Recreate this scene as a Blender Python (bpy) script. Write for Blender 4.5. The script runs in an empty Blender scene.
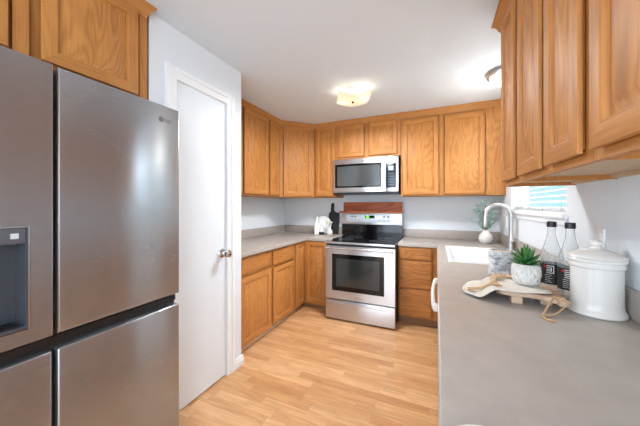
import bpy, bmesh, math, random
from mathutils import Vector, Matrix
random.seed(7)
PI = math.pi
sc = bpy.context.scene
COL = sc.collection

# ------------------------------------------------------------------ camera
cd = bpy.data.cameras.new('camera'); cam = bpy.data.objects.new('camera', cd); COL.objects.link(cam)
cam.location = (0, 0, 1.294); cam.rotation_euler = (PI / 2, 0, .415)
cd.sensor_width = 36; cd.lens = 265.2 / 640 * 36; cd.shift_y = -7.3 / 640; cd.clip_start = .02
sc.camera = cam
# ------------------------------------------------------------------ world
w = bpy.data.worlds.new('sky'); sc.world = w; w.use_nodes = True
nt = w.node_tree; nt.nodes.clear()
wo = nt.nodes.new('ShaderNodeOutputWorld'); bg = nt.nodes.new('ShaderNodeBackground')
bg.inputs['Color'].default_value = (.80, .90, 1.0, 1); bg.inputs['Strength'].default_value = 1.5
nt.links.new(bg.outputs[0], wo.inputs[0])
# ------------------------------------------------------------------ large area lights (daylight through the openings, plus two added side fills)
def area(name, loc, rot, sx, sy, power, color):
    l = bpy.data.lights.new(name, 'AREA'); l.shape = 'RECTANGLE'; l.size = sx; l.size_y = sy
    l.energy = power; l.color = color
    o = bpy.data.objects.new(name, l); o.location = loc; o.rotation_euler = rot; COL.objects.link(o); return o
area('daylight_patio', (-.75, -3.0, 1.15), (PI / 2, 0, 0), 2.3, 2.0, 42, (.76, .88, 1))
area('daylight_sink_window', (1.55, 2.456, 2.55), (0, math.radians(52), 0), .9, 1.3, 230, (.82, .91, 1))
area('fill_left', (-2.12, -1.55, 1.45), (0, -PI / 2, 0), 1.2, 1.3, 22, (.76, .88, 1))  # added fill from an unseen left opening, raises the ambient light
area('fill_right', (.60, -1.55, 1.45), (0, PI / 2, 0), 1.2, 1.3, 34, (.80, .90, 1))  # added fill behind the camera, brightens the refrigerator and its cabinet
# ------------------------------------------------------------------ exposure
vs = sc.view_settings; vs.view_transform = 'Standard'; vs.look = 'None'; vs.exposure = 0.66; vs.gamma = 1; vs.use_curve_mapping = False

# ================================================================== helpers
def lin(c):
    return tuple(((v / 255) / 12.92 if v / 255 <= .04045 else ((v / 255 + .055) / 1.055) ** 2.4) for v in c) + (1,)
MATS = {}
def mat(name, col=(200, 200, 200), rough=.5, metal=0, spec=.5, bump=0, bscale=50, **kw):
    m = bpy.data.materials.new(name); m.use_nodes = True
    n = m.node_tree; b = n.nodes['Principled BSDF']
    b.inputs['Base Color'].default_value = lin(col); b.inputs['Roughness'].default_value = rough
    b.inputs['Metallic'].default_value = metal; b.inputs['Specular IOR Level'].default_value = spec
    for k, v in kw.items(): b.inputs[k.replace('_', ' ')].default_value = v
    tc = n.nodes.new('ShaderNodeTexCoord'); no = n.nodes.new('ShaderNodeTexNoise'); no.inputs['Scale'].default_value = bscale
    no.inputs['Detail'].default_value = 4
    n.links.new(tc.outputs['Object'], no.inputs['Vector'])
    if bump:
        bp = n.nodes.new('ShaderNodeBump'); bp.inputs['Strength'].default_value = bump; bp.inputs['Distance'].default_value = .002
        n.links.new(no.outputs['Fac'], bp.inputs['Height']); n.links.new(bp.outputs[0], b.inputs['Normal'])
    MATS[name] = m; m['noise'] = no.name
    return m
def vary(m, c1, c2, lo=.35, hi=.65, noise_scale=None, stretch=None):
    """base colour varies between c1 and c2 over noise"""
    n = m.node_tree; b = n.nodes['Principled BSDF']
    tc = n.nodes.new('ShaderNodeTexCoord'); mp = n.nodes.new('ShaderNodeMapping'); no = n.nodes.new('ShaderNodeTexNoise')
    if stretch: mp.inputs['Scale'].default_value = stretch
    no.inputs['Scale'].default_value = noise_scale or 20; no.inputs['Detail'].default_value = 5
    r = n.nodes.new('ShaderNodeValToRGB'); r.color_ramp.elements[0].position = lo; r.color_ramp.elements[1].position = hi
    r.color_ramp.elements[0].color = lin(c1); r.color_ramp.elements[1].color = lin(c2)
    n.links.new(tc.outputs['Object'], mp.inputs['Vector']); n.links.new(mp.outputs[0], no.inputs['Vector'])
    n.links.new(no.outputs['Fac'], r.inputs['Fac']); n.links.new(r.outputs['Color'], b.inputs['Base Color'])
    return m
def math_node(n, op, a, b=None, c=None):
    m = n.nodes.new('ShaderNodeMath'); m.operation = op
    for i, v in enumerate((a, b, c)):
        if v is None: continue
        if isinstance(v, (int, float)): m.inputs[i].default_value = v
        else: n.links.new(v, m.inputs[i])
    return m.outputs[0]
def oak(name, axis='z', light=(188, 127, 64), dark=(130, 75, 31), rings=22, rough=.52, figure=.22):
    """varnished oak: cathedral rings and short pores running along the given local axis"""
    m = bpy.data.materials.new(name); m.use_nodes = True; n = m.node_tree; b = n.nodes['Principled BSDF']
    tc = n.nodes.new('ShaderNodeTexCoord'); oi = n.nodes.new('ShaderNodeObjectInfo')
    off = n.nodes.new('ShaderNodeVectorMath'); off.operation = 'ADD'
    rv = n.nodes.new('ShaderNodeCombineXYZ'); r = math_node(n, 'MULTIPLY', oi.outputs['Random'], 31.0)
    for i in range(3): n.links.new(r, rv.inputs[i])
    n.links.new(tc.outputs['Object'], off.inputs[0]); n.links.new(rv.outputs[0], off.inputs[1])
    def noise(sc3, scale, detail, dist=0):
        mp = n.nodes.new('ShaderNodeMapping'); s = list(sc3)
        if axis == 'x': s = [s[2], s[1], s[0]]
        if axis == 'y': s = [s[0], s[2], s[1]]
        mp.inputs['Scale'].default_value = s
        no = n.nodes.new('ShaderNodeTexNoise'); no.inputs['Scale'].default_value = scale; no.inputs['Detail'].default_value = detail
        no.inputs['Distortion'].default_value = dist
        n.links.new(off.outputs[0], mp.inputs['Vector']); n.links.new(mp.outputs[0], no.inputs['Vector']); return no.outputs['Fac']
    big = noise((1, 1, .22), 6.0, 1.5, .25)
    ring = math_node(n, 'SINE', math_node(n, 'MULTIPLY', big, rings * 3.0))
    ring = math_node(n, 'MULTIPLY_ADD', ring, .5, .5)
    ring = math_node(n, 'POWER', ring, 1.6)
    fine = noise((1, 1, .035), 160, 3)
    mid = noise((1, 1, .05), 30, 2)
    f = math_node(n, 'MULTIPLY_ADD', ring, figure * .6, math_node(n, 'MULTIPLY_ADD', fine, .7, -.18))
    f = math_node(n, 'MULTIPLY_ADD', mid, .45, math_node(n, 'SUBTRACT', f, .2))
    ramp = n.nodes.new('ShaderNodeValToRGB')
    ramp.color_ramp.elements[0].position = .1; ramp.color_ramp.elements[1].position = .85
    ramp.color_ramp.elements[0].color = lin(light); ramp.color_ramp.elements[1].color = lin(dark)
    n.links.new(f, ramp.inputs['Fac']); n.links.new(ramp.outputs['Color'], b.inputs['Base Color'])
    b.inputs['Roughness'].default_value = rough; b.inputs['Specular IOR Level'].default_value = .38; b.inputs['Coat Weight'].default_value = 0; b.inputs['Coat Roughness'].default_value = .25
    bp = n.nodes.new('ShaderNodeBump'); bp.inputs['Strength'].default_value = .05; bp.inputs['Distance'].default_value = .001
    n.links.new(fine, bp.inputs['Height']); n.links.new(bp.outputs[0], b.inputs['Normal'])
    MATS[name] = m; return m

class MB:
    """collects shapes, then links them as ONE mesh object"""
    def __init__(s): s.bm = bmesh.new()
    def box(s, x0, x1, y0, y1, z0, z1, mi=0, bev=0):
        t = bmesh.new(); r = bmesh.ops.create_cube(t, size=1)
        for v in t.verts: v.co = Vector(((x0 + x1) / 2 + v.co.x * (x1 - x0), (y0 + y1) / 2 + v.co.y * (y1 - y0), (z0 + z1) / 2 + v.co.z * (z1 - z0)))
        if bev: bmesh.ops.bevel(t, geom=t.edges[:], offset=bev, segments=3, affect='EDGES', profile=.5)
        s.merge(t, mi, bool(bev)); return s
    def merge(s, t, mi=0, smooth=False, M=None):
        if M is not None: t.transform(M)
        for f in t.faces: f.material_index = mi if mi >= 0 else f.material_index; f.smooth = smooth
        me = bpy.data.meshes.new('tmp'); t.to_mesh(me); t.free(); s.bm.from_mesh(me); bpy.data.meshes.remove(me)
    def lathe(s, prof, c=(0, 0, 0), seg=40, mi=0, M=None):
        t = bmesh.new(); rings = []
        for r, z in prof:
            if r < 1e-6: rings.append([t.verts.new((0, 0, z))])
            else: rings.append([t.verts.new((r * math.cos(2 * PI * i / seg), r * math.sin(2 * PI * i / seg), z)) for i in range(seg)])
        for a, b in zip(rings, rings[1:]):
            for i in range(seg):
                j = (i + 1) % seg
                if len(a) == 1 and len(b) > 1: t.faces.new((a[0], b[j], b[i]))
                elif len(b) == 1 and len(a) > 1: t.faces.new((a[i], a[j], b[0]))
                elif len(a) > 1: t.faces.new((a[i], a[j], b[j], b[i]))
        bmesh.ops.recalc_face_normals(t, faces=t.faces[:])
        s.merge(t, mi, True, (Matrix.Translation(c) @ M) if M is not None else Matrix.Translation(c)); return s
    def tube(s, pts, r, seg=10, mi=0, cap=True):
        pts = [Vector(p) for p in pts]; n = len(pts); rs = r if isinstance(r, (list, tuple)) else [r] * n
        t = bmesh.new(); rings = []; prev = None
        for i, p in enumerate(pts):
            d = (pts[min(i + 1, n - 1)] - pts[max(i - 1, 0)]).normalized()
            if prev is None:
                a = Vector((0, 0, 1)) if abs(d.z) < .9 else Vector((1, 0, 0)); u = d.cross(a).normalized()
            else: u = (prev - d * prev.dot(d)).normalized()
            prev = u; v = d.cross(u)
            rings.append([t.verts.new(p + (u * math.cos(2 * PI * k / seg) + v * math.sin(2 * PI * k / seg)) * rs[i]) for k in range(seg)])
        for a, b in zip(rings, rings[1:]):
            for k in range(seg): t.faces.new((a[k], a[(k + 1) % seg], b[(k + 1) % seg], b[k]))
        if cap: t.faces.new(rings[0][::-1]); t.faces.new(rings[-1])
        bmesh.ops.recalc_face_normals(t, faces=t.faces[:])
        s.merge(t, mi, True); return s
    def prism(s, pts, z0, z1, mi=0, bev=0, M=None, smooth=False):
        t = bmesh.new(); f = t.faces.new([t.verts.new((x, y, z0)) for x, y in pts])
        r = bmesh.ops.extrude_face_region(t, geom=[f])
        for v in r['geom']:
            if isinstance(v, bmesh.types.BMVert): v.co.z = z1
        bmesh.ops.recalc_face_normals(t, faces=t.faces[:])
        if bev:
            ed = [e for e in t.edges if abs(e.verts[0].co.z - e.verts[1].co.z) < 1e-6]
            bmesh.ops.bevel(t, geom=ed, offset=bev, segments=2, affect='EDGES')
        s.merge(t, mi, smooth, M); return s
    def quad(s, *p, mi=0):
        f = s.bm.faces.new([s.bm.verts.new(q) for q in p]); f.material_index = mi; return s
    def build(s, name, mats, parent=None, loc=None, label=None):
        me = bpy.data.meshes.new(name); s.bm.to_mesh(me); s.bm.free()
        for m in (mats if isinstance(mats, (list, tuple)) else [mats]): me.materials.append(m)
        o = bpy.data.objects.new(name, me); COL.objects.link(o)
        if parent: o.parent = parent
        if loc: o.location = loc
        if label: o['label'] = label
        # keep smooth shading crisp on hard angles
        for p in me.polygons: pass
        try: me.set_sharp_from_angle(angle=math.radians(35))
        except Exception: pass
        return o
def thing(name, label, cat, loc=(0, 0, 0), rz=0, group=None):
    o = bpy.data.objects.new(name, None); o.empty_display_size = .1; COL.objects.link(o)
    o.location = loc; o.rotation_euler = (0, 0, rz); return tag(o, label, cat, group)
def tag(o, label, cat, group=None, kind=None):
    o['label'] = label; o['category'] = cat
    if group: o['group'] = group
    if kind: o['kind'] = kind
    return o
def struct(o, label=None):
    o['kind'] = 'structure'
    if label: o['label'] = label
    return o
def text_mesh(name, body, size, m, parent, M, extrude=.0004):
    cu = bpy.data.curves.new('t', 'FONT'); cu.body = body; cu.size = size; cu.extrude = extrude
    to = bpy.data.objects.new('t', cu); COL.objects.link(to)
    dg = bpy.context.evaluated_depsgraph_get(); me = bpy.data.meshes.new_from_object(to.evaluated_get(dg))
    bpy.data.objects.remove(to); me.transform(M); me.materials.clear(); me.materials.append(m)
    o = bpy.data.objects.new(name, me); COL.objects.link(o); o.parent = parent; me.name = name; return o

# ================================================================== constants
XL, XR, YB, XP = -2.172, .646, 3.570, -1.467
ZC, HC = 2.379, .893
YREAR = -3.1
# ================================================================== materials
wall_m = mat('white_wall_paint', (224, 230, 235), .85, spec=.2, bump=.12, bscale=160)
ceil_m = mat('ceiling_texture_paint', (219, 227, 233), .9, spec=.15, bump=.5, bscale=70)
trim_m = mat('white_gloss_trim', (236, 239, 241), .4)
door_m = mat('white_door_paint', (226, 233, 239), .45)
white_m = mat('white_plastic', (240, 240, 238), .35)
OAKZ = oak('oak_vertical_grain', 'z')
OAKX = oak('oak_horizontal_grain', 'x')
OAKP = oak('oak_panel_figure', 'z', (192, 131, 67), (136, 80, 33), rings=34, figure=.42)
OAKPX = oak('oak_drawer_figure', 'x', (184, 122, 60), (128, 72, 28), rings=34, figure=.42)
dark_m = mat('dark_recess', (26, 22, 20), .8)
toe_m = vary(mat('toe_kick_board', (150, 115, 80), .6), (150, 108, 70), (120, 84, 52), stretch=(4, 4, 30))
shoe_m = mat('light_shoe_strip', (214, 186, 160), .5)
under_m = vary(mat('cabinet_underside_ply', (200, 172, 138), .6), (208, 182, 150), (196, 166, 130), stretch=(2, 14, 2))
def counter_material():
    m = vary(mat('taupe_laminate', (165, 148, 130), .36, spec=.5), (163, 154, 146), (172, 163, 154), .3, .7, 14)
    n = m.node_tree; b = n.nodes['Principled BSDF']
    tc = n.nodes.new('ShaderNodeTexCoord'); no = n.nodes.new('ShaderNodeTexNoise'); no.inputs['Scale'].default_value = 4; no.inputs['Detail'].default_value = 6
    mr = n.nodes.new('ShaderNodeMapRange'); mr.inputs['To Min'].default_value = .30; mr.inputs['To Max'].default_value = .42
    n.links.new(tc.outputs['Object'], no.inputs['Vector']); n.links.new(no.outputs['Fac'], mr.inputs['Value']); n.links.new(mr.outputs[0], b.inputs['Roughness'])
    return m
counter_m = counter_material()
edge_m = mat('counter_edge_pale', (205, 200, 190), .3)
def steel(name, col, rough=.3, axis='z'):
    m = mat(name, col, rough, 1.0); n = m.node_tree; b = n.nodes['Principled BSDF']
    tc = n.nodes.new('ShaderNodeTexCoord'); mp = n.nodes.new('ShaderNodeMapping')
    mp.inputs['Scale'].default_value = {'z': (180, 180, 1.2), 'x': (1.2, 180, 180), 'y': (180, 1.2, 180)}[axis]
    no = n.nodes.new('ShaderNodeTexNoise'); no.inputs['Scale'].default_value = 3; no.inputs['Detail'].default_value = 3
    n.links.new(tc.outputs['Object'], mp.inputs[0]); n.links.new(mp.outputs[0], no.inputs['Vector'])
    # soft cloudy smears as on wiped steel
    n2 = n.nodes.new('ShaderNodeTexNoise'); n2.inputs['Scale'].default_value = 5; n2.inputs['Detail'].default_value = 4; n2.inputs['Distortion'].default_value = 1.2
    n.links.new(tc.outputs['Object'], n2.inputs['Vector'])
    s = math_node(n, 'MULTIPLY_ADD', no.outputs['Fac'], .05, math_node(n, 'MULTIPLY_ADD', n2.outputs['Fac'], .06, rough - .055))
    n.links.new(s, b.inputs['Roughness'])
    tg = n.nodes.new('ShaderNodeTangent'); tg.direction_type = 'RADIAL'; tg.axis = 'Z'
    b.inputs['Metallic'].default_value = .86; b.inputs['Anisotropic'].default_value = .85; b.inputs['Anisotropic Rotation'].default_value = .25
    n.links.new(tg.outputs[0], b.inputs['Tangent'])
    return m
steel_f = steel('brushed_fridge_steel', (164, 167, 172), .26, 'y')
steel_s = steel('brushed_stove_steel', (200, 200, 203), .30, 'x')
steel_d = mat('dark_steel', (95, 95, 98), .35, 1)
chrome = mat('chrome', (225, 225, 225), .12, 1)
nickel = mat('satin_nickel', (205, 205, 205), .3, 1)
black_gl = mat('black_glass', (6, 7, 10), .08, spec=.4)
black_m = mat('black_plastic', (22, 24, 27), .4)
grey_m = mat('grey_plastic', (70, 74, 80), .4)
panel_m = mat('pale_control_panel', (186, 192, 200), .4, .3)
green_led = mat('green_display', (60, 220, 40), .4, Emission_Color=(.1, 1, .05, 1), Emission_Strength=1.5)
lcd_m = mat('pale_lcd', (150, 180, 195), .4, Emission_Color=(.4, .7, .9, 1), Emission_Strength=.4)
ceramic = mat('white_ceramic_glaze', (226, 223, 218), .18)
sink_m = mat('white_sink_enamel', (245, 246, 246), .2)

def floor_material():
    m = bpy.data.materials.new('oak_strip_laminate'); m.use_nodes = True; n = m.node_tree; b = n.nodes['Principled BSDF']
    tc = n.nodes.new('ShaderNodeTexCoord'); sp = n.nodes.new('ShaderNodeSeparateXYZ'); n.links.new(tc.outputs['Object'], sp.inputs[0])
    W, L = .068, .46
    yr = math_node(n, 'DIVIDE', sp.outputs['Y'], W); row = math_node(n, 'FLOOR', yr); fy = math_node(n, 'SUBTRACT', yr, row)
    wn = n.nodes.new('ShaderNodeTexWhiteNoise'); wn.noise_dimensions = '1D'; n.links.new(row, wn.inputs['W'])
    xr = math_node(n, 'ADD', math_node(n, 'DIVIDE', sp.outputs['X'], L), math_node(n, 'MULTIPLY', wn.outputs['Value'], 7.3))
    ci = math_node(n, 'FLOOR', xr); fx = math_node(n, 'SUBTRACT', xr, ci)
    cv = n.nodes.new('ShaderNodeCombineXYZ'); n.links.new(row, cv.inputs[0]); n.links.new(ci, cv.inputs[1])
    w2 = n.nodes.new('ShaderNodeTexWhiteNoise'); w2.noise_dimensions = '2D'; n.links.new(cv.outputs[0], w2.inputs['Vector'])
    ramp = n.nodes.new('ShaderNodeValToRGB'); e = ramp.color_ramp.elements
    e[0].color = lin((200, 148, 100)); e[1].color = lin((228, 184, 138)); x = e.new(.5); x.color = lin((214, 166, 118))
    n.links.new(w2.outputs['Value'], ramp.inputs['Fac'])
    # grain
    ov = n.nodes.new('ShaderNodeVectorMath'); ov.operation = 'ADD'; n.links.new(tc.outputs['Object'], ov.inputs[0]); n.links.new(w2.outputs['Color'], ov.inputs[1])
    mp = n.nodes.new('ShaderNodeMapping'); mp.inputs['Scale'].default_value = (1.6, 14, 1); n.links.new(ov.outputs[0], mp.inputs[0])
    g = n.nodes.new('ShaderNodeTexNoise'); g.inputs['Scale'].default_value = 3; g.inputs['Detail'].default_value = 6; g.inputs['Distortion'].default_value = .6
    n.links.new(mp.outputs[0], g.inputs['Vector'])
    gr = n.nodes.new('ShaderNodeValToRGB'); gr.color_ramp.elements[0].position = .3; gr.color_ramp.elements[1].position = .7
    gr.color_ramp.elements[0].color = (.78, .72, .66, 1); gr.color_ramp.elements[1].color = (1.04, 1.03, 1.02, 1); n.links.new(g.outputs['Fac'], gr.inputs['Fac'])
    mx = n.nodes.new('ShaderNodeMixRGB'); mx.blend_type = 'MULTIPLY'; mx.inputs[0].default_value = 1
    n.links.new(ramp.outputs[0], mx.inputs[1]); n.links.new(gr.outputs[0], mx.inputs[2])
    seam = math_node(n, 'MAXIMUM', math_node(n, 'LESS_THAN', fy, .02), math_node(n, 'LESS_THAN', fx, .004))
    m2 = n.nodes.new('ShaderNodeMixRGB'); m2.blend_type = 'MULTIPLY'; n.links.new(math_node(n, 'MULTIPLY', seam, .35), m2.inputs[0])
    n.links.new(mx.outputs[0], m2.inputs[1]); m2.inputs[2].default_value = (.45, .3, .2, 1)
    n.links.new(m2.outputs[0], b.inputs['Base Color']); b.inputs['Roughness'].default_value = .36
    MATS['floor'] = m; return m
floor_m = floor_material()

# ================================================================== the room
struct(MB().box(-3.0, 1.0, YREAR - .2, 3.9, -.1, 0).build('floor', floor_m))
struct(MB().box(-3.0, 1.0, YREAR - .2, 3.9, ZC, ZC + .1).build('ceiling', ceil_m))
struct(MB().box(XL - .12, XR + .12, YB, YB + .12, 0, ZC).build('wall_back', wall_m))
# left wall, with an unseen opening added behind the camera for the left fill
wl = MB()
wl.box(XL - .12, XL, -.9, YB, 0, ZC).box(XL - .12, XL, YREAR, -2.3, 0, ZC)
wl.box(XL - .12, XL, -2.3, -.9, 0, .85).box(XL - .12, XL, -2.3, -.9, 2.1, ZC)
struct(wl.build('wall_left', wall_m))
# right wall with the window over the sink
WY0, WY1, WZ0, WZ1 = 1.869, 3.043, 1.245, 2.1
wr = MB()
wr.box(XR, XR + .12, -.85, WY0, 0, ZC).box(XR, XR + .12, YREAR, -2.25, 0, ZC).box(XR, XR + .12, -2.25, -.85, 0, .8).box(XR, XR + .12, -2.25, -.85, 2.1, ZC).box(XR, XR + .12, WY1, YB, 0, ZC)  # the opening behind the camera is unseen, added for the right fill
wr.box(XR, XR + .12, WY0, WY1, 0, WZ0).box(XR, XR + .12, WY0, WY1, WZ1, ZC)
struct(wr.build('wall_right', wall_m))
# rear wall with the patio opening
wb = MB()
wb.box(XL - .12, -2.0, YREAR - .12, YREAR, 0, ZC).box(.5, XR + .12, YREAR - .12, YREAR, 0, ZC).box(-2.0, .5, YREAR - .12, YREAR, 2.12, ZC)
struct(wb.build('wall_rear', wall_m))
d2 = MB()
for x0, x1 in ((-2.0, -.75), (-.75, .5)):
    d2.box(x0, x0 + .06, YREAR - .09, YREAR - .04, .02, 2.12).box(x1 - .06, x1, YREAR - .09, YREAR - .04, .02, 2.12)
    d2.box(x0, x1, YREAR - .09, YREAR - .04, 0, .08).box(x0, x1, YREAR - .09, YREAR - .04, 2.06, 2.12)
struct(d2.build('door_2', trim_m))
# pantry block
pw = MB()
PD0, PD1, PDZ = 1.131, 1.562, 2.068
pw.box(XP - .1, XP, .968, PD0, 0, ZC).box(XP - .1, XP, PD1, 1.728, 0, ZC).box(XP - .1, XP, PD0, PD1, PDZ, ZC)
pw.box(XL, XP - .1, .968, 1.05, 0, ZC).box(XL, XP - .1, 1.64, 1.728, 0, ZC)
struct(pw.build('wall_pantry', wall_m))
struct(MB().box(XL, XP, -.10, -.03, 0, ZC).build('wall_fridge_side', wall_m))
pd = thing('door_1', 'white flush pantry door beside the refrigerator', 'door', (XP, (PD0 + PD1) / 2, 0)); pd['kind'] = 'structure'; del pd['category']
MB().box(-.040, -.005, PD0 - 1.3465 + .003, PD1 - 1.3465 - .003, .012, PDZ - .004).build('door_leaf', door_m, pd)
cas = MB()
def casing_profile(y0, y1, z0, z1, outer_dir):
    cas.box(0, .012, y0, y1, z0, z1)
c0 = PD0 - 1.3465; c1 = PD1 - 1.3465
for (a, b_, sgn) in ((c0 - .072, c0, 1), (c1, c1 + .072, -1)):
    cas.box(.0005, .012, a, b_, 0, PDZ + .072)
    lo, hi = (a, a + .028) if sgn > 0 else (b_ - .028, b_)
    cas.box(.012, .019, lo, hi, 0, PDZ + .072)
cas.box(.0005, .012, c0, c1, PDZ, PDZ + .072).box(.012, .019, c0, c1, PDZ + .044, PDZ + .072)
cas.box(-.06, 0, c0 - .001, c0 + .003, 0, PDZ).box(-.06, 0, c1 - .003, c1 + .001, 0, PDZ).box(-.06, 0, c0, c1, PDZ - .003, PDZ)
cas.build('door_casing', trim_m, pd)
kn = MB()
ry = Matrix.Rotation(PI / 2, 4, 'Y')
ky = 1.518 - 1.3465
kn.lathe([(0, 0), (.036, 0), (.037, .004), (.032, .010), (.013, .012), (.012, .034), (.020, .038), (.031, .047), (.034, .058), (.028, .070), (.014, .076), (0, .077)], (-.005, ky, .938), 28, M=ry)
kn.build('door_knob', chrome, pd)
# baseboards
bb = MB()
bb.box(XP, XP + .012, PD1 + .073, 1.728 + .012, 0, .075, bev=.002).box(XP, XP + .017, PD1 + .073, 1.728 + .015, 0, .045, bev=.002)
struct(bb.build('baseboard_pantry', trim_m))

# window over the sink
win = thing('window_1', 'white framed window over the sink', 'window', (XR, (WY0 + WY1) / 2, WZ0)); win['kind'] = 'structure'; del win['category']
hw = (WY1 - WY0) / 2; hh = WZ1 - WZ0
f = MB()
f.box(.08, .118, -hw, -hw + .04, 0, hh).box(.08, .118, hw - .04, hw, 0, hh).box(.08, .118, -hw, hw, 0, .04).box(.08, .118, -hw, hw, hh - .04, hh)
f.build('window_frame', trim_m, win)
glass_m = mat('window_glass', (255, 255, 255), .0, Transmission_Weight=1.0, IOR=1.02)
MB().box(.098, .101, -hw + .04, hw - .04, .04, hh - .04).build('pane', glass_m, win)
MB().box(-.03, .079, -hw - .03, hw + .03, -.022, -.002, bev=.003).box(-.012, -.001, -hw - .02, hw + .02, -.06, -.0225, bev=.002).build('window_sill', trim_m, win)
bl = thing('window_blind', 'white horizontal blind in the window over the sink', 'blind', (XR + .045, (WY0 + WY1) / 2, WZ0))
slat = mat('blind_slat', (244, 245, 245), .5, Transmission_Weight=.0)
s_ = MB()
z = .075
while z < hh - .05:
    t = bmesh.new(); bmesh.ops.create_cube(t, size=1)
    for v in t.verts: v.co = Vector((v.co.x * .042, v.co.y * (2 * hw - .012), v.co.z * .0022))
    s_.merge(t, 0, False, Matrix.Translation((0, 0, z)) @ Matrix.Rotation(math.radians(-14), 4, 'Y')); z += .036
s_.build('slats', slat, bl)
b2 = MB()
for i in range(5): b2.box(-.022, .022, -hw + .006, hw - .006, .012 + i * .006, .0145 + i * .006)
b2.box(-.023, .023, -hw + .006, hw - .006, .0005, .011, bev=.002)
b2.build('bottom_rail', slat, bl)
MB().box(-.027, .03, -hw + .006, hw - .006, hh - .045, hh - .001).build('headrail', slat, bl)
c_ = MB()
for y in (-.46, -.16, .16, .46):
    for x in (-.0235, .0235): c_.box(x - .0008, x + .0008, y - .003, y + .003, .01, hh - .04)
c_.build('ladder_cords', mat('cord_grey', (190, 192, 192), .7), bl)
# the neighbour's wall seen through the window
teal = mat('pale_teal_siding', (146, 180, 182), .7)
ex = MB()
for i in range(22): ex.box(4.0 - .012 * 0, 4.1, 1.0, 15.5, i * .18, i * .18 + .172); ex.box(4.02, 4.1, 1.0, 15.5, i * .18 + .172, i * .18 + .18)
tag(ex.build('house_wall', teal), 'pale teal siding of the house next door seen through the blind', 'house')
struct(MB().box(XR + .12, 18, -6, 20, -.4, -.3).build('ground', mat('pale_gravel', (205, 203, 198), .9, bump=.5)))

# ================================================================== cabinet builders (front faces local -y)
def raised_door(name, x0, x1, z0, z1, yf, parent, th=.02, st=.056, drawer=False, deep=.010):
    """frame-and-panel door, mitred, its back against y=yf; the panel is a child"""
    w2, h2 = (x1 - x0) / 2, (z1 - z0) / 2; c = Vector(((x0 + x1) / 2, yf, (z0 + z1) / 2))
    m = MB(); bm = m.bm
    def ring(ins, y): return [bm.verts.new((sx * (w2 - ins), y, sz * (h2 - ins))) for sx, sz in ((-1, -1), (1, -1), (1, 1), (-1, 1))]
    if drawer:
        R = [ring(.008, 0), ring(.007, -.006), ring(0, -.008), ring(0, -th + .008), ring(.004, -th + .005), ring(.012, -th + .003), ring(.015, -th)]
        for a, b_ in zip(R, R[1:]):
            for i in range(4): bm.faces.new((a[i], a[(i + 1) % 4], b_[(i + 1) % 4], b_[i]))
        bm.faces.new(R[-1]); bm.faces.new(R[0][::-1])
        bmesh.ops.recalc_face_normals(bm, faces=bm.faces[:])
        return m.build(name, OAKPX, parent, c)
    R = [ring(.012, 0), ring(.011, -.007), ring(0, -.009), ring(0, -th + .004), ring(.002, -th + .001), ring(.005, -th), ring(st - .010, -th), ring(st - .006, -th + .003), ring(st - .004, -th + .003), ring(st, -th + .014)]
    for k, (a, b_) in enumerate(zip(R, R[1:])):
        for i in range(4):
            fc = bm.faces.new((a[i], a[(i + 1) % 4], b_[(i + 1) % 4], b_[i])); fc.material_index = 1 if i in (0, 2) else 0
    bm.faces.new(R[0][::-1])
    bmesh.ops.recalc_face_normals(bm, faces=bm.faces[:])
    d = m.build(name, [OAKZ, OAKX], parent, c)
    p = MB(); bm = p.bm
    R = [ring2 for ring2 in ()]
    def ring(ins, y): return [bm.verts.new((sx * (w2 - ins), y, sz * (h2 - ins))) for sx, sz in ((-1, -1), (1, -1), (1, 1), (-1, 1))]
    R = [ring(st - .001, -.002), ring(st - .001, -th + deep + .003), ring(st + .004, -th + deep + .003), ring(st + .026, -th + .004), ring(st + .029, -th + .0025)]
    for a, b_ in zip(R, R[1:]):
        for i in range(4): bm.faces.new((a[i], a[(i + 1) % 4], b_[(i + 1) % 4], b_[i]))
    bm.faces.new(R[-1]); bm.faces.new(R[0][::-1])
    bmesh.ops.recalc_face_normals(bm, faces=bm.faces[:])
    p.build('door_panel', OAKP, d)
    return d
def cabinet(name, label, cat, loc, rz, W, D, z0, z1, doors=(), drawers=(), group=None, toe=0, stile=.035, rails=None, recess=.0, body_back=0, xs=None, side_ins=0, rim=False):
    """local x 0..W, face frame front at y=0, body behind; doors: (x0,x1,z0,z1)"""
    t = thing(name, label, cat, loc, rz, group)
    b = MB()
    zb = z0 + recess
    b.box(.0005 + side_ins, W - .0005 - side_ins, .0195, D, zb, z1 - .001, 0)
    if recess: # rim round a recessed bottom panel
        b.box(.0005, .016 if rim else .001, .0195, D, z0, zb, 0)
        b.box(.0165 if rim else .0012, W - .0005, .02, D - .001, zb - .003, zb - .0005, 1)
        b.box(.0165 if rim else .0012, W - .0005, D - .02, D, z0 + .004, zb - .0035, 1)
    b.build('carcass', [OAKZ, under_m], t)
    fr = MB()
    openings = list(doors) + list(drawers)
    fr.box(.0005, stile, 0, .019, z0, z1 - .001).box(W - stile, W - .0005, 0, .019, z0, z1 - .001)
    for x in (xs or []): fr.box(x - .022, x + .022, 0, .019, z0 + .03, z1 - .03)
    r = fr
    r.box(stile + .0002, W - stile - .0002, .0005, .0185, z0, z0 + .036, 1).box(stile + .0002, W - stile - .0002, .0005, .0185, z1 - .045, z1 - .001, 1)
    for zr in (rails or []): r.box(stile + .0002, W - stile - .0002, .0005, .0185, zr - .018, zr + .018, 1)
    fr.build('face_frame', [OAKZ, OAKX], t)
    for q in doors: raised_door('door', q[0], q[1], q[2], q[3], -.0008, t)
    for q in drawers: raised_door('drawer_front', q[0], q[1], q[2], q[3], -.0008, t, drawer=True)
    if toe:
        k = MB(); k.box(.0005, W - .0005, toe, D - .01, .0, z0 - .0005); k.build('toe_kick', toe_m, t)
    return t

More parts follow.
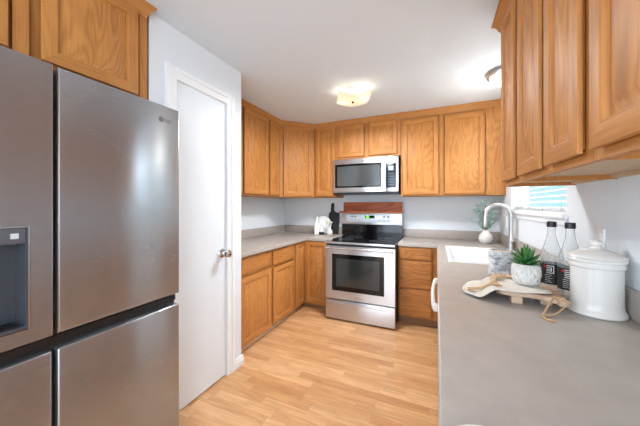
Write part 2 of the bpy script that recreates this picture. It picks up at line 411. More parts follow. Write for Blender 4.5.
DZ0, DZ1 = 1.423, 2.325          # upper doors
UZ0, UZ1 = 1.405, ZC - .002
FL = XL + .33                     # left uppers' frame face  (x)
FB = YB - .33                     # back uppers' frame face  (y)
UG = 'oak wall cabinets'
# left wall uppers  (local x -> +Y, front -> +X)
y0 = 1.735
cabinet('wall_cabinet', 'oak wall cabinet against the pantry wall, with a wide door, above the left worktop', 'cabinet', (FL, y0, 0), PI / 2, 2.652 - y0, .325, UZ0, UZ1,
        doors=[(.03, .43, DZ0, DZ1), (2.197 - y0, 2.637 - y0, DZ0, DZ1)], xs=[.445], group=UG)
cabinet('wall_cabinet', 'narrow one-door oak wall cabinet between the wide left cabinet and the angled corner cabinet', 'cabinet', (FL, 2.652, 0), PI / 2, 2.890 - 2.652, .325, UZ0, UZ1,
        doors=[(.014, .226, DZ0, DZ1)], group=UG, stile=.02)
# diagonal corner
cx0, cy0 = FL, 2.892; cx1, cy1 = XL + .668, FB
dl = math.hypot(cx1 - cx0, cy1 - cy0)
tcab = thing('wall_cabinet', 'angled one-door oak wall cabinet set across the back left corner', 'cabinet', (cx0, cy0, 0), math.atan2(cy1 - cy0, cx1 - cx0), UG)
Mi = Matrix.Rotation(-math.atan2(cy1 - cy0, cx1 - cx0), 4, 'Z') @ Matrix.Translation((-cx0, -cy0, 0))
pts = [(cx0 - .002, cy0 + .002), (XL + .002, cy0 + .002), (XL + .002, YB - .002), (cx1 - .002, YB - .002), (cx1 - .002, cy1 + .002)]
pts = [tuple((Mi @ Vector((x, y, 0)))[:2]) for x, y in pts]
pts = [(x, max(y, .0195)) if i in (0, 4) else (x, y) for i, (x, y) in enumerate(pts)]
MB().prism(pts, UZ0, UZ1 - .001).build('carcass', OAKZ, tcab)
MB().box(.004, .052, 0, .019, UZ0, UZ1 - .001).box(dl - .045, dl - .004, 0, .019, UZ0, UZ1 - .001).box(.0522, dl - .0452, .0005, .0185, UZ0, UZ0 + .036, 1).box(.0522, dl - .0452, .0005, .0185, UZ1 - .045, UZ1 - .001, 1).build('face_frame', [OAKZ, OAKX], tcab)
raised_door('door', .050, dl - .046, DZ0, DZ1 + .01, -.0008, tcab)
# back wall uppers
xa = cx1 + .002
cabinet('wall_cabinet', 'narrow one-door oak wall cabinet just left of the microwave', 'cabinet', (xa, FB, 0), 0, -1.205 - xa, .325, UZ0, UZ1,
        doors=[(.016, -1.213 - xa, DZ0, DZ1 + .01)], group=UG, stile=.022)
cabinet('wall_cabinet', 'short two-door oak wall cabinet above the microwave', 'cabinet', (-1.203, FB, 0), 0, .812, .325, 1.889, UZ1,
        doors=[(-1.165 + 1.203, -.824 + 1.203, 1.912, DZ1 - .008), (-.768 + 1.203, -.429 + 1.203, 1.912, DZ1 - .008)], xs=[.407], group=UG)
cabinet('wall_cabinet', 'wide two-door oak wall cabinet right of the microwave, reaching the sink corner', 'cabinet', (-.389, FB, 0), 0, XR - .001 + .389, .325, UZ0, UZ1,
        doors=[(.022, .406, DZ0, 2.29), (.466, .848, DZ0, 2.287)], xs=[.436], group=UG, stile=.02)
MB().box(.858, 1.033, -.0012, .0, UZ0, UZ1 - .001).build('filler_panel', OAKP, [o for o in COL.objects if o.get('label', '').startswith('wide two-door')][0])
# right wall uppers (local x -> -Y, front -> -X)
FR = .334; RZ0, RZ1 = 1.398, 2.33
def right_cab(label, ya, yb, doors, **k):
    cabinet('wall_cabinet', label, 'cabinet', (FR, ya, 0), -PI / 2, ya - yb, XR - FR - .001, RZ0, RZ1,
            doors=[(ya - a, ya - b, RZ0 + .022, RZ1 - .07) for a, b in doors], group=UG, recess=.022, **k)
right_cab('one-door oak wall cabinet at the far end of the right wall, nearest the sink window', 1.765, 1.414, [(1.690, 1.443)], rim=True)
right_cab('two-door oak wall cabinet in the middle of the right wall row', 1.412, .822, [(1.383, 1.116), (1.074, .846)], xs=[1.412 - 1.095])
right_cab('oak wall cabinet with a big door nearest the camera, top right', .820, .10, [(.795, .44), (.43, .12)])
# crown mouldings
def crown(path, z1, name, label, closed_ends=True, h=.068, proj=.040):
    """sweep the moulding profile along an xy path; the room is to the right of the travel direction"""
    prof = [(0, -h), (.006, -h), (.008, -h + .01), (.014, -h + .016), (.024, -.026), (.034, -.016), (.036, -.010), (proj, -.008), (proj, 0), (0, 0)]
    m = MB(); bm = m.bm; P = [Vector(p) for p in path]; rings = []
    for i, p in enumerate(P):
        d0 = (P[i] - P[i - 1]).normalized() if i > 0 else (P[1] - P[0]).normalized()
        d1 = (P[i + 1] - P[i]).normalized() if i < len(P) - 1 else d0
        n0 = Vector((d0.y, -d0.x)); n1 = Vector((d1.y, -d1.x)); n = (n0 + n1).normalized(); k = 1 / max(.3, n.dot(n0))
        rings.append([bm.verts.new((p.x + n.x * u * k, p.y + n.y * u * k, z1 + v)) for u, v in prof])
    for a, b_ in zip(rings, rings[1:]):
        for j in range(len(prof)): bm.faces.new((a[j], a[(j + 1) % len(prof)], b_[(j + 1) % len(prof)], b_[j]))
    bm.faces.new(rings[0]); bm.faces.new(rings[-1][::-1]); bmesh.ops.recalc_face_normals(bm, faces=bm.faces[:])
    o = m.build(name, OAKC); return tag(o, label, 'moulding')
OAKC = oak('oak_crown_grain', 'y', (184, 124, 62), (136, 84, 36), figure=.2)
e = .001
crown([(FL + e, 1.735), (FL + e, cy0 - .0004), (cx1 + e * .4, FB - e), (XR - .002, FB - e)], ZC - .001, 'crown_moulding', 'oak crown moulding running under the ceiling along the left and back wall cabinets')
crown([(XR - .002, 1.766), (FR - e, 1.766), (FR - e, .10)], RZ1, 'crown_moulding', 'oak crown moulding along the top of the right wall cabinets', h=.07, proj=.045)

# ------------------------------------------------------------------ base cabinets
BG = 'oak base cabinets'
BL = XL + .622                      # left base frame face x = -1.562
BB = YB - .55                      # back base frame face y
BZ0, BZ1 = .055, HC - .040
FX = .032
y0 = 1.735
t = cabinet('base_cabinet', 'oak base cabinet on the left with two drawers over two doors', 'cabinet', (BL, y0, 0), PI / 2, 2.76 - y0, .605, BZ0, BZ1,
        doors=[(1.80 - y0, 2.257 - y0, .066, .662), (2.292 - y0, 2.712 - y0, .066, .655)],
        drawers=[(1.80 - y0, 2.257 - y0, .690, .832), (2.292 - y0, 2.712 - y0, .676, .836)], xs=[2.275 - y0], rails=[.676], toe=.045, group=BG)
MB().box(0.0, 3.0 - y0, .028, .0445, 0, .022, bev=.004).build('shoe_strip', shoe_m, t, label='pale strip along the floor')
# corner base cabinet with a bi-fold corner door
cb = thing('base_cabinet', 'corner oak base cabinet left of the stove with an L-shaped folding door', 'cabinet', (BL, BB, 0), 0, BG)
xr = -1.190
b = MB()
b.box(XL + .002 - BL, -.0195, 2.762 - BB, YB - .002 - BB, BZ0, BZ1 - .001)
b.box(-.019, xr - BL, .0195, YB - .002 - BB, BZ0, BZ1 - .001)
b.build('carcass', OAKZ, cb)
fr = MB()
fr.box(-.019, 0, 2.762 - BB, 2.777 - BB, BZ0, BZ1 - .001)
fr.box(xr - BL - .052, xr - BL - .0005, 0, .019, BZ0, BZ1 - .001)
fr.box(-.0185, -.0005, 2.7775 - BB, .018, BZ0, .075, 1).box(-.0185, -.0005, 2.7775 - BB, .018, BZ1 - .02, BZ1 - .001, 1)
fr.box(0, xr - BL - .0525, .0005, .0185, BZ0, .075, 1).box(0, xr - BL - .0525, .0005, .0185, BZ1 - .02, BZ1 - .001, 1)
fr.build('face_frame', [OAKZ, OAKX], cb)
dd = raised_door('door', 2.772 - BB, -.024, .070, .842, 0, cb); dd.rotation_euler = (0, 0, PI / 2); dd.location = (.0008, (2.772 - BB - .024) / 2, (.07 + .842) / 2)
raised_door('door', .022, xr - BL - .046, .080, .842, -.0008, cb)
MB().box(-.05, xr - BL - .0005, .045, .06, 0, BZ0 - .0005).box(-.06, -.045, 2.762 - BB, .045, 0, BZ0 - .0005).build('toe_kick', toe_m, cb)
# drawers right of the stove
xd = -.389
cabinet('base_cabinet', 'oak base cabinet with a stack of three drawers right of the stove', 'cabinet', (xd, BB, 0), 0, FX - .017 - xd, .545, BZ0 + .035, BZ1,
        drawers=[(.008, .342, .708, .845), (.008, .342, .406, .698), (.008, .342, .100, .396)], rails=[.703, .401], toe=.045, stile=.03, group=BG)
# right run: base cabinets under the worktop and the dishwasher (faces just inside the edge)
def rbase(label, ya, yb, doors=(), drawers=(), **k):
    return cabinet('base_cabinet', label, 'cabinet', (FX, ya, 0), -PI / 2, ya - yb, XR - FX - .002, BZ0 + .035, BZ1, doors=[(ya - a, ya - b, c, d) for a, b, c, d in doors],
            drawers=[(ya - a, ya - b, c, d) for a, b, c, d in drawers], toe=.07, group=BG, **k)
def open_top_sink_cab():
    ya, yb = 3.012, 2.142; W = ya - yb; D = XR - FX - .002; z0 = BZ0 + .035
    t = thing('base_cabinet', 'oak sink base cabinet under the white sink', 'cabinet', (FX, ya, 0), -PI / 2, BG)
    b = MB(); b.box(.0005, .018, .0195, D, z0, BZ1 - .001).box(W - .018, W - .0005, .0195, D, z0, BZ1 - .001).box(.0185, W - .0185, D - .01, D, z0, BZ1 - .001).box(.0185, W - .0185, .0195, D - .0105, z0, z0 + .018)
    b.build('carcass', OAKZ, t)
    MB().box(.0005, .035, 0, .019, z0, BZ1 - .001).box(W - .035, W - .0005, 0, .019, z0, BZ1 - .001).box(.0352, W - .0352, .0005, .0185, z0, z0 + .036, 1).box(.0352, W - .0352, .0005, .0185, BZ1 - .03, BZ1 - .001, 1).build('face_frame', [OAKZ, OAKX], t)
    raised_door('door', .03, W / 2 - .004, .11, .66, -.0008, t); raised_door('door', W / 2 + .004, W - .03, .11, .66, -.0008, t)
    raised_door('drawer_front', .03, W - .03, .69, .84, -.0008, t, drawer=True)
    MB().box(.0005, W - .0005, .07, D - .01, 0, z0 - .0005).build('toe_kick', toe_m, t)
open_top_sink_cab()
rbase('oak base cabinet at the near end under the right worktop', 1.515, .35, doors=[(1.48, 1.13, .11, .66), (1.10, .75, .11, .66), (.73, .38, .11, .66)], drawers=[(1.48, 1.13, .69, .84), (1.10, .75, .69, .84), (.73, .38, .69, .84)])
dwm = mat('dishwasher_white', (222, 220, 216), .3)
dw = thing('dishwasher', 'white dishwasher under the right worktop with a bar handle sticking out past the edge', 'dishwasher', (FX, 1.829, 0))
MB().box(.022, XR - FX - .01, -.305, .305, .09, BZ1 - .002).box(.07, .5, -.30, .30, 0, .0895).build('body', dwm, dw)
MB().box(-.014, .0215, -.303, .303, .10, .70, bev=.004).build('door', dwm, dw)
MB().box(-.014, .0215, -.303, .303, .7035, BZ1 - .003, bev=.004).build('control_panel', dwm, dw)
h = MB(); hp = []
for i in range(25):
    a = i / 24; y = -.285 + .57 * a; hp.append((-.046 - .010 * math.sin(PI * a), y, .748))
h.tube(hp, .011, 12)
for y in (-.275, .275): h.box(-.050, -.0135, y - .020, y + .020, .731, .765, bev=.005)
h.build('handle', dwm, dw)

# ------------------------------------------------------------------ worktops
def slab_pts(m, xs_, ys_, holes, z0, z1, skip):
    for i in range(len(xs_) - 1):
        for j in range(len(ys_) - 1):
            if skip(i, j): continue
            m.box(xs_[i], xs_[i + 1], ys_[j], ys_[j + 1], z0, z1)
def worktop(name, label, poly, hole=None, splashes=()):
    t = thing(name, label, 'worktop', (poly[0][0], poly[0][1], 0)); ox, oy = poly[0]
    bm = bmesh.new()
    outer = [bm.verts.new((x - ox, y - oy, HC)) for x, y in poly]
    eds = [bm.edges.new((outer[i], outer[(i + 1) % len(outer)])) for i in range(len(outer))]
    if hole:
        hv = [bm.verts.new((x - ox, y - oy, HC)) for x, y in hole]
        eds += [bm.edges.new((hv[i], hv[(i + 1) % len(hv)])) for i in range(len(hv))]
    bmesh.ops.triangle_fill(bm, use_beauty=True, use_dissolve=False, edges=eds)
    r = bmesh.ops.extrude_face_region(bm, geom=bm.faces[:])
    for v in r['geom']:
        if isinstance(v, bmesh.types.BMVert): v.co.z = HC - .038
    bmesh.ops.recalc_face_normals(bm, faces=bm.faces[:])
    ed = []
    for e_ in bm.edges:
        a, b_ = e_.verts
        if abs(a.co.z - HC) < 1e-5 and abs(b_.co.z - HC) < 1e-5 and any(abs(f_.normal.z) < .1 for f_ in e_.link_faces): ed.append(e_)
    bmesh.ops.bevel(bm, geom=ed, offset=.007, segments=3, affect='EDGES', profile=.5)
    m = MB(); m.bm.free(); m.bm = bm
    for f_ in bm.faces: f_.smooth = True
    m.build('top', counter_m, t)
    for (x0, x1, ya, yb) in splashes:
        MB().box(x0 - ox, x1 - ox, ya - oy, yb - oy, HC + .0003, HC + .105, bev=.003).build('backsplash', counter_m, t)
    return t
cF = XL + .664; sL, sR = -1.170, -.392
worktop('worktop', 'taupe laminate worktop on the left, turning the corner to the stove', [(XL + .002, 1.731), (cF, 1.731), (cF, BB - .024), (sL - .002, BB - .024), (sL - .002, YB - .002), (XL + .002, YB - .002)],
        splashes=[(XL + .0025, XL + .021, 1.733, YB - .0025), (XL + .0215, sL - .003, YB - .021, YB - .0025)])
SX0, SX1, SY0, SY1 = .088, .555, 2.125, 2.90
worktop('worktop', 'long taupe laminate worktop on the right holding the sink', [(sR + .002, BB - .024), (.003, BB - .024), (.003, .25), (XR - .002, .25), (XR - .002, YB - .002), (sR + .002, YB - .002)],
        hole=[(SX0, SY0), (SX1, SY0), (SX1, SY1), (SX0, SY1)],
        splashes=[(sR + .003, XR - .0025, YB - .021, YB - .0025), (XR - .021, XR - .0025, .252, YB - .0215)])
MB().box(.004, .0108, .252, BB - .03, HC - .060, HC - .0385).build('edge_batten', edge_m, [o for o in COL.objects if o.get('label', '').startswith('long taupe')][0], loc=(-(sR + .002), -(BB - .024), 0))

# sink
sk = thing('sink', 'white drop-in kitchen sink below the window', 'sink', (0, 0, 0)); sk.location = ((SX0 + SX1) / 2, (SY0 + SY1) / 2, HC)
m = MB(); bm = m.bm; hx, hy = (SX1 - SX0) / 2, (SY1 - SY0) / 2
def rr(hx, hy, r, z, n=6):
    o = []
    for cx, cy, a0 in ((hx - r, hy - r, 0), (-hx + r, hy - r, 90), (-hx + r, -hy + r, 180), (hx - r, -hy + r, 270)):
        for k in range(n + 1):
            a = math.radians(a0 + 90 * k / n); o.append(bm.verts.new((cx + r * math.cos(a), cy + r * math.sin(a), z)))
    return o
R = [rr(hx + .014, hy + .014, .02, .0006), rr(hx + .012, hy + .012, .02, .005), rr(hx - .008, hy - .008, .03, .005), rr(hx - .016, hy - .016, .035, -.004), rr(hx - .03, hy - .03, .05, -.15), rr(hx - .06, hy - .06, .06, -.178), rr(.05, .05, .049, -.184)]
for a, b_ in zip(R, R[1:]):
    for i in range(len(a)): fc = bm.faces.new((a[i], a[(i + 1) % len(a)], b_[(i + 1) % len(a)], b_[i])); fc.smooth = True
bm.faces.new(R[-1])
m.build('basin', sink_m, sk)
m = MB(); bm = m.bm
R = [rr(hx + .019, hy + .019, .024, .0004), rr(hx + .018, hy + .018, .024, .0022), rr(hx + .0145, hy + .0145, .02, .0022)]
for a, b_ in zip(R, R[1:]):
    for i in range(len(a)): bm.faces.new((a[i], a[(i + 1) % len(a)], b_[(i + 1) % len(a)], b_[i]))
m.build('metal_rim', nickel, sk)
MB().lathe([(0, 0), (.038, 0), (.042, .003), (.036, .002), (.02, .001), (0, .001)], (0, 0, -.1835), 24).build('drain', chrome, sk)

# ------------------------------------------------------------------ refrigerator
FXF = -1.22
fg = thing('refrigerator', 'large stainless steel four-door refrigerator on the left with a water dispenser', 'refrigerator', (FXF, .4755, 0))
def fy(y): return y - .4755
MB().box(-.80, -.078, fy(-.003), fy(.954), .03, 1.775).box(-.75, -.1, fy(.02), fy(.93), 0, .0295).build('body', steel_d, fg)
gap = MB()
gap.box(-.0775, -.038, fy(-.002), fy(.962), .785, .85)
gap.box(-.0775, -.040, fy(.468), fy(.482), .05, 1.775)
gap.build('door_gap_trim', black_m, fg)
MB().box(-.0372, -.028, fy(-.002), fy(.962), .805, .830).build('pocket_handle', mat('handle_recess_grey', (60, 62, 66), .3, .8), fg)
def fdoor(y0, y1, z0, z1, hole=None):
    m = MB()
    if not hole:
        m.box(-.0765, 0, fy(y0), fy(y1), z0, z1, bev=.007)
    else:
        hy0, hy1, hz0, hz1 = hole
        m.box(-.0765, 0, fy(hy1), fy(y1), z0, z1); m.box(-.0765, 0, fy(y0), fy(hy0), z0, z1)
        m.box(-.0765, 0, fy(hy0), fy(hy1), z0, hz0); m.box(-.0765, 0, fy(hy0), fy(hy1), hz1, z1)
        bmesh.ops.remove_doubles(m.bm, verts=m.bm.verts[:], dist=.0001)
        inner = [f_ for f_ in m.bm.faces if len([g for g in m.bm.faces if g is not f_ and (g.calc_center_median() - f_.calc_center_median()).length < 1e-5]) > 0]
        if inner: bmesh.ops.delete(m.bm, geom=inner, context='FACES')
    return m.build('door', steel_f, fg)
lowtop = .790
DH = (.17, .408, .892, 1.224)
dL = fdoor(-.003, .468, .844, 1.784, DH); dR = fdoor(.482, .964, .844, 1.784)
fdoor(-.003, .468, .04, lowtop); fdoor(.482, .964, .04, lowtop)
# thin bright edges beside the gap
MB().box(-.01, .0006, fy(.4665), fy(.4682), .846, 1.782).build('edge_trim', nickel, dL)
MB().box(-.01, .0006, fy(.4812), fy(.4835), .846, 1.782).build('edge_trim', nickel, dR)
dp = MB(); y0, y1, z0, z1 = fy(DH[0]), fy(DH[1]), DH[2], DH[3]
dp.box(-.074, -.070, y0 + .001, y1 - .001, z0 + .001, z1 - .001)
dp.box(-.0695, -.001, y1 - .006, y1 - .001, z0 + .001, z1 - .001).box(-.0695, -.001, y0 + .001, y0 + .006, z0 + .001, z1 - .001)
dp.box(-.0695, -.001, y0 + .0065, y1 - .0065, z0 + .001, z0 + .012)
dispenser = dp.build('dispenser', mat('dispenser_grey', (72, 76, 84), .35, .3), dL)
MB().box(-.0695, .001, y0 + .0065, y1 - .0065, z1 - .052, z1 - .001, bev=.003).build('dispenser_panel', mat('dispenser_panel_grey', (104, 108, 116), .3, .5), dL)
MB().box(-.002, .003, y0 - .003, y0 + .0005, z0 - .003, z1 + .003).box(-.002, .003, y1 - .0005, y1 + .003, z0 - .003, z1 + .003).box(-.002, .003, y0, y1, z1, z1 + .003).box(-.002, .003, y0, y1, z0 - .003, z0).build('dispenser_bezel', nickel, dL)
MB().box(-.068, -.015, y0 + .02, y1 - .02, z0 + .0125, z0 + .016).build('drip_tray', black_m, dL)
MB().box(.0011, .002, y1 - .040, y1 - .022, z1 - .035, z1 - .018).build('dispenser_icon', mat('icon_grey', (190, 195, 200), .4), dL)
# maker's mark on the right door, top right
logo_m = mat('logo_grey', (120, 118, 118), .4, .6)
lg = MB(); c = (.0005, fy(.865), 1.712)
lg.lathe([(0, 0), (.0125, 0), (.0125, .0008), (0, .0008)], c, 24, M=ry)
lg.build('emblem', logo_m, dR)
Ml = Matrix(((0, 0, 1, .0006), (1, 0, 0, fy(.883)), (0, 1, 0, 1.703), (0, 0, 0, 1)))
text_mesh('lettering', 'LG', .026, logo_m, dR, Ml)
# cabinet over the refrigerator
FCX = -1.45
fc = cabinet('wall_cabinet', 'deep two-door oak cabinet above the refrigerator', 'cabinet', (FCX, -.025, 0), PI / 2, .970, .60, 1.80, ZC - .002,
        doors=[(.03, .453, 1.874, 2.32), (.542, .915, 1.874, 2.32)], xs=[.49], group=UG, stile=.04)
crown([(FCX + e, -.025), (FCX + e, .932), (FCX - .012, .932)], ZC - .001, 'crown_moulding', 'short oak crown moulding on the cabinet above the refrigerator')

# ------------------------------------------------------------------ stove
SC = (sL + sR) / 2; SW = (sR - sL) / 2 - .002; SY = 2.812
st = thing('stove', 'stainless steel electric range with a black glass cooktop and big oven window', 'stove', (SC, SY, 0))
MB().box(-SW, SW, .03, .70, .03, .865).box(-SW + .05, SW - .05, .06, .66, 0, .0295).build('body', black_m, st)
od = MB()
W0, W1, Z0, Z1 = -1.09 - SC, -.505 - SC, .338, .752
for q in ((-SW, W0, .245, .800), (W1, SW, .245, .800), (W0, W1, .245, Z0), (W0, W1, Z1, .800)): od.box(q[0], q[1], 0, .029, q[2], q[3])
bmesh.ops.remove_doubles(od.bm, verts=od.bm.verts[:], dist=.0001)
door_ = od.build('oven_door', steel_s, st)
MB().box(W0 + .0005, W1 - .0005, .002, .028, Z0 + .0005, Z1 - .0005).build('oven_window', black_gl, door_)
MB().box(W0 + .05, W1 - .05, .0012, .0019, Z0 + .05, Z1 - .05).build('inner_glass', mat('oven_glass_grey', (44, 48, 50), .08, spec=.7), door_)
MB().box(-.05, .05, -.002, -.0002, .268, .298, bev=.0005).build('name_plate', mat('plate_grey', (190, 185, 180), .3, .8), door_)
h = MB(); h.tube([(-SW + .02 + (2 * SW - .04) * i / 20, -.045 - .004 * math.sin(PI * i / 20), .822) for i in range(21)], .012, 14)
for x in (-SW + .03, SW - .03): h.box(x - .012, x + .012, -.045, .0, .806, .834, bev=.003)
h.box(-SW, SW, .0, .029, .8005, .842)
h.build('oven_handle', steel_s, st)
MB().box(-SW, SW, .002, .029, .020, .232, bev=.003).build('drawer', steel_s, st)
h = MB(); h.tube([(-SW + .03 + (2 * SW - .06) * i / 12, -.022, .208) for i in range(13)], .009, 12)
h.box(-SW + .03, -SW + .055, -.022, .0025, .200, .216).box(SW - .055, SW - .03, -.022, .0025, .200, .216)
h.build('drawer_handle', steel_s, st)
# cooktop
MB().box(-SW, SW, -.008, .70, .8655, .890, bev=.006).box(-SW + .01, SW - .01, .01, .68, .8905, .893).build('cooktop', black_gl, st)
bn = mat('burner_ring', (110, 112, 116), .3)
for (x, y, r) in ((-.2, .2, .08), (.19, .2, .115), (-.2, .49, .11), (.19, .49, .075)):
    m = MB(); m.lathe([(r, 0), (r, .0006), (r - .004, .0006), (r - .004, 0)], (x, y, .8932), 40); m.lathe([(r * .6, 0), (r * .6, .0006), (r * .6 - .003, .0006), (r * .6 - .003, 0)], (x, y, .8932), 40)
    m.build('burner', bn, st)
MB().box(-SW + .002, SW - .002, -.012, -.0085, .868, .888).build('front_strip', steel_s, st)
# backguard
by = 3.44 - SY
MB().box(-SW - .018, SW, by, by + .045, .8935, 1.045).build('backguard_base', black_gl, st)
g = MB(); g.box(-SW - .018, SW, by - .006, by + .045, 1.0455, 1.198, bev=.006); bgd = g.build('backguard', steel_s, st)
MB().box(-1.118 - SC, -.535 - SC, by - .009, by - .0062, 1.078, 1.185, bev=.001).build('control_panel', panel_m, bgd)
MB().box(-.087, .042, by - .0105, by - .0092, 1.130, 1.165).build('display', black_gl, bgd)
MB().box(-.070, -.030, by - .0115, by - .0106, 1.138, 1.158).build('clock_digits', green_led, bgd)
for x in (-.26, -.215, .165, .215):
    MB().box(x - .012, x + .012, by - .0105, by - .0092, 1.142, 1.160).build('button', grey_m, bgd)
pg = mat('print_grey', (120, 126, 134), .5)
for x in (-.26, -.215, -.16, -.12, .10, .165, .215, .245): MB().box(x - .010, x + .010, by - .0096, by - .0091, 1.098, 1.106).build('touch_key', pg, bgd)
# wooden ledge on the backguard
cherry = oak('reddish_cherry', 'x', (178, 98, 58), (128, 58, 30), rings=14, figure=.7)
t = thing('wooden_shelf', 'reddish brown wooden ledge sitting on top of the stove backguard', 'shelf', (SC - .008, 3.455, 1.1985))
MB().box(-.385, .392, .012, .030, .0215, .142, bev=.002).build('back_board', cherry, t)
MB().box(-.425, .400, -.055, .045, .0005, .021, bev=.003).build('base_board', cherry, t)

# ------------------------------------------------------------------ microwave
mw = thing('microwave', 'stainless steel over-the-range microwave above the stove', 'microwave', (-.808, 3.17, 1.440))
MB().box(-.402, .402, .030, .398, .012, .434).build('body', black_m, mw)
MB().box(-.402, .402, .004, .398, 0, .0115).build('vent_base', mat('microwave_base', (38, 44, 52), .35, .5), mw)
MB().box(-.403, .257, 0, .0295, .020, .434, bev=.003).build('door', steel_s, mw)
mdoor = [o for o in mw.children if o.name.startswith('door')][0]
MB().box(-.377, .205, -.003, -.0003, .078, .372, bev=.001).build('window_frame', black_gl, mdoor)
MB().box(-.350, .190, -.0038, -.0031, .098, .345).build('window', mat('microwave_window', (92, 96, 98), .12, .6), mdoor)
MB().box(.2595, .403, 0, .0295, .020, .434, bev=.003).build('control_frame', steel_s, mw)
cp = MB().box(.262, .375, -.003, -.0003, .065, .352, bev=.001).build('control_panel', mat('microwave_panel', (20, 28, 40), .2), mw)
MB().box(.290, .345, -.0042, -.0031, .270, .318).build('display', lcd_m, cp)
btn = mat('button_print', (120, 134, 150), .5)
for i in range(3):
    for j in range(5):
        MB().box(.286 + i * .026, .296 + i * .026, -.0036, -.0031, .095 + j * .033, .103 + j * .033).build('button', btn, cp)
m = MB(); m.box(.224, .243, -.042, -.030, .085, .365, bev=.006)
for z in (.10, .35): m.box(.227, .240, -.0305, -.0003, z - .010, z + .010)
m.build('handle', nickel, mw)
MB().lathe([(0, 0), (.011, 0), (.011, .0008), (0, .0008)], (-.02, -.0003, .402), 20, M=Matrix.Rotation(PI / 2, 4, 'X')).build('emblem', logo_m, mdoor)

# ------------------------------------------------------------------ ceiling lights
shade_m = mat('warm_lit_glass', (236, 222, 198), .4, Emission_Color=(1, .90, .74, 1), Emission_Strength=.20)
lt = thing('ceiling_light', 'square bent frosted glass ceiling light glowing above the kitchen', 'ceiling light', (-.715, 2.38, ZC - .0005))
MB().lathe([(0, 0), (.062, 0), (.062, -.02), (.03, -.024), (.007, -.03), (.007, -.115), (0, -.115)], (0, 0, 0), 32).build('mount', white_m, lt)
g = bmesh.new(); N = 14; hs = .145
grid = [[g.verts.new((hs * (2 * i / N - 1), hs * (2 * j / N - 1), -.112 + .034 * ((2 * i / N - 1) ** 2) * ((2 * j / N - 1) ** 2) + .004 * max(abs(2 * i / N - 1), abs(2 * j / N - 1)) ** 3)) for j in range(N + 1)] for i in range(N + 1)]
for i in range(N):
    for j in range(N): g.faces.new((grid[i][j], grid[i + 1][j], grid[i + 1][j + 1], grid[i][j + 1]))
r = bmesh.ops.solidify(g, geom=g.faces[:], thickness=.005)
m = MB(); m.merge(g, 0, True, Matrix.Rotation(math.radians(25), 4, 'Z')); m.build('glass_shade', shade_m, lt)
MB().lathe([(0, -.128), (.007, -.126), (.011, -.118), (.009, -.112), (0, -.112)], (0, 0, -.006), 16).build('finial', mat('bronze', (95, 75, 50), .3, 1), lt)
bulb_m = mat('lit_bulb', (255, 240, 215), .4, Emission_Color=(1, .90, .74, 1), Emission_Strength=2.5)
for x in (-.075, .075):
    MB().tube([(x * .55, 0, -.06), (x, 0, -.06)], .010).lathe([(0, -.022), (.016, -.016), (.022, 0), (.016, .016), (0, .022)], (x * 1.2, 0, -.06), 16).build('bulb', bulb_m, lt)
for x in (-.105, .105):
    l = bpy.data.lights.new('bulb_light', 'POINT'); l.energy = .32; l.color = (1, .93, .82); l.shadow_soft_size = .05
    o = bpy.data.objects.new('bulb_light', l); o.location = (x, 0, -.075); COL.objects.link(o); o.parent = lt
l = bpy.data.lights.new('shade_glow', 'AREA'); l.shape = 'DISK'; l.size = .30; l.energy = 22; l.color = (.96, .98, 1)
o = bpy.data.objects.new('shade_glow', l); o.location = (0, 0, -.15); COL.objects.link(o); o.parent = lt
fl = thing('ceiling_light', 'round flush ceiling light with a metal ring, half hidden by the right wall cabinets', 'ceiling light', (.508, 2.56, ZC - .0005))
MB().lathe([(0, 0), (.120, 0), (.127, -.012), (.135, -.022), (.131, -.034), (.117, -.040), (.107, -.036)], (0, 0, 0), 48).build('metal_ring', nickel, fl)
MB().lathe([(.110, -.034), (.108, -.055), (.092, -.080), (.065, -.100), (.03, -.108), (0, -.110)], (0, 0, 0), 40).build('glass_dome', mat('lit_dome', (255, 250, 240), .4, Emission_Color=(1, .97, .93, 1), Emission_Strength=1.3), fl)
l = bpy.data.lights.new('dome_light', 'POINT'); l.energy = 3.4; l.color = (1, .94, .85); l.shadow_soft_size = .10
o = bpy.data.objects.new('dome_light', l); o.location = (0, 0, -.24); COL.objects.link(o); o.parent = fl

# ------------------------------------------------------------------ wall outlets
def outlet(loc, label):
    t = thing('wall_outlet', label, 'outlet', loc)
    MB().box(-.006, -.0003, -.035, .035, -.057, .057, bev=.0015).build('plate', white_m, t)
    MB().box(-.0075, -.0061, -.017, .017, -.034, .034, bev=.0005).build('socket', mat('socket_white', (225, 226, 226), .4), t)
outlet((XR, 3.22, 1.125), 'white wall outlet plate behind the faucet')
outlet((XR, 1.53, 1.14), 'white wall outlet plate behind the canister lid')

# ------------------------------------------------------------------ faucet
fa = thing('faucet', 'tall gooseneck kitchen faucet behind the sink', 'faucet', (.595, 2.80, HC + .0005))
MB().lathe([(0, 0), (.030, 0), (.030, .006), (.025, .012), (.023, .06), (.021, .12), (.0175, .16), (0, .16)], (0, 0, 0), 28).build('base', nickel, fa)
pts = [(0, 0, .15), (0, 0, .312)]
R0 = .098
for i in range(1, 17):
    a = PI * i / 17 * 1.08; pts.append((-R0 + R0 * math.cos(a), -.01 * i / 17 - .0, .312 + R0 * math.sin(a)))
MB().tube(pts, .0170, 16).build('spout', nickel, fa)
p0 = Vector(pts[-1]); dr = (Vector(pts[-1]) - Vector(pts[-2])).normalized()
MB().tube([p0, p0 + dr * .03, p0 + dr * .09, p0 + dr * .10], [.0155, .0175, .0185, .016], 16).build('spray_head', nickel, fa)
MB().tube([(0, -.02, .08), (0, -.045, .085), (.0, -.09, .11)], [.009, .009, .006], 12).build('lever', nickel, fa)

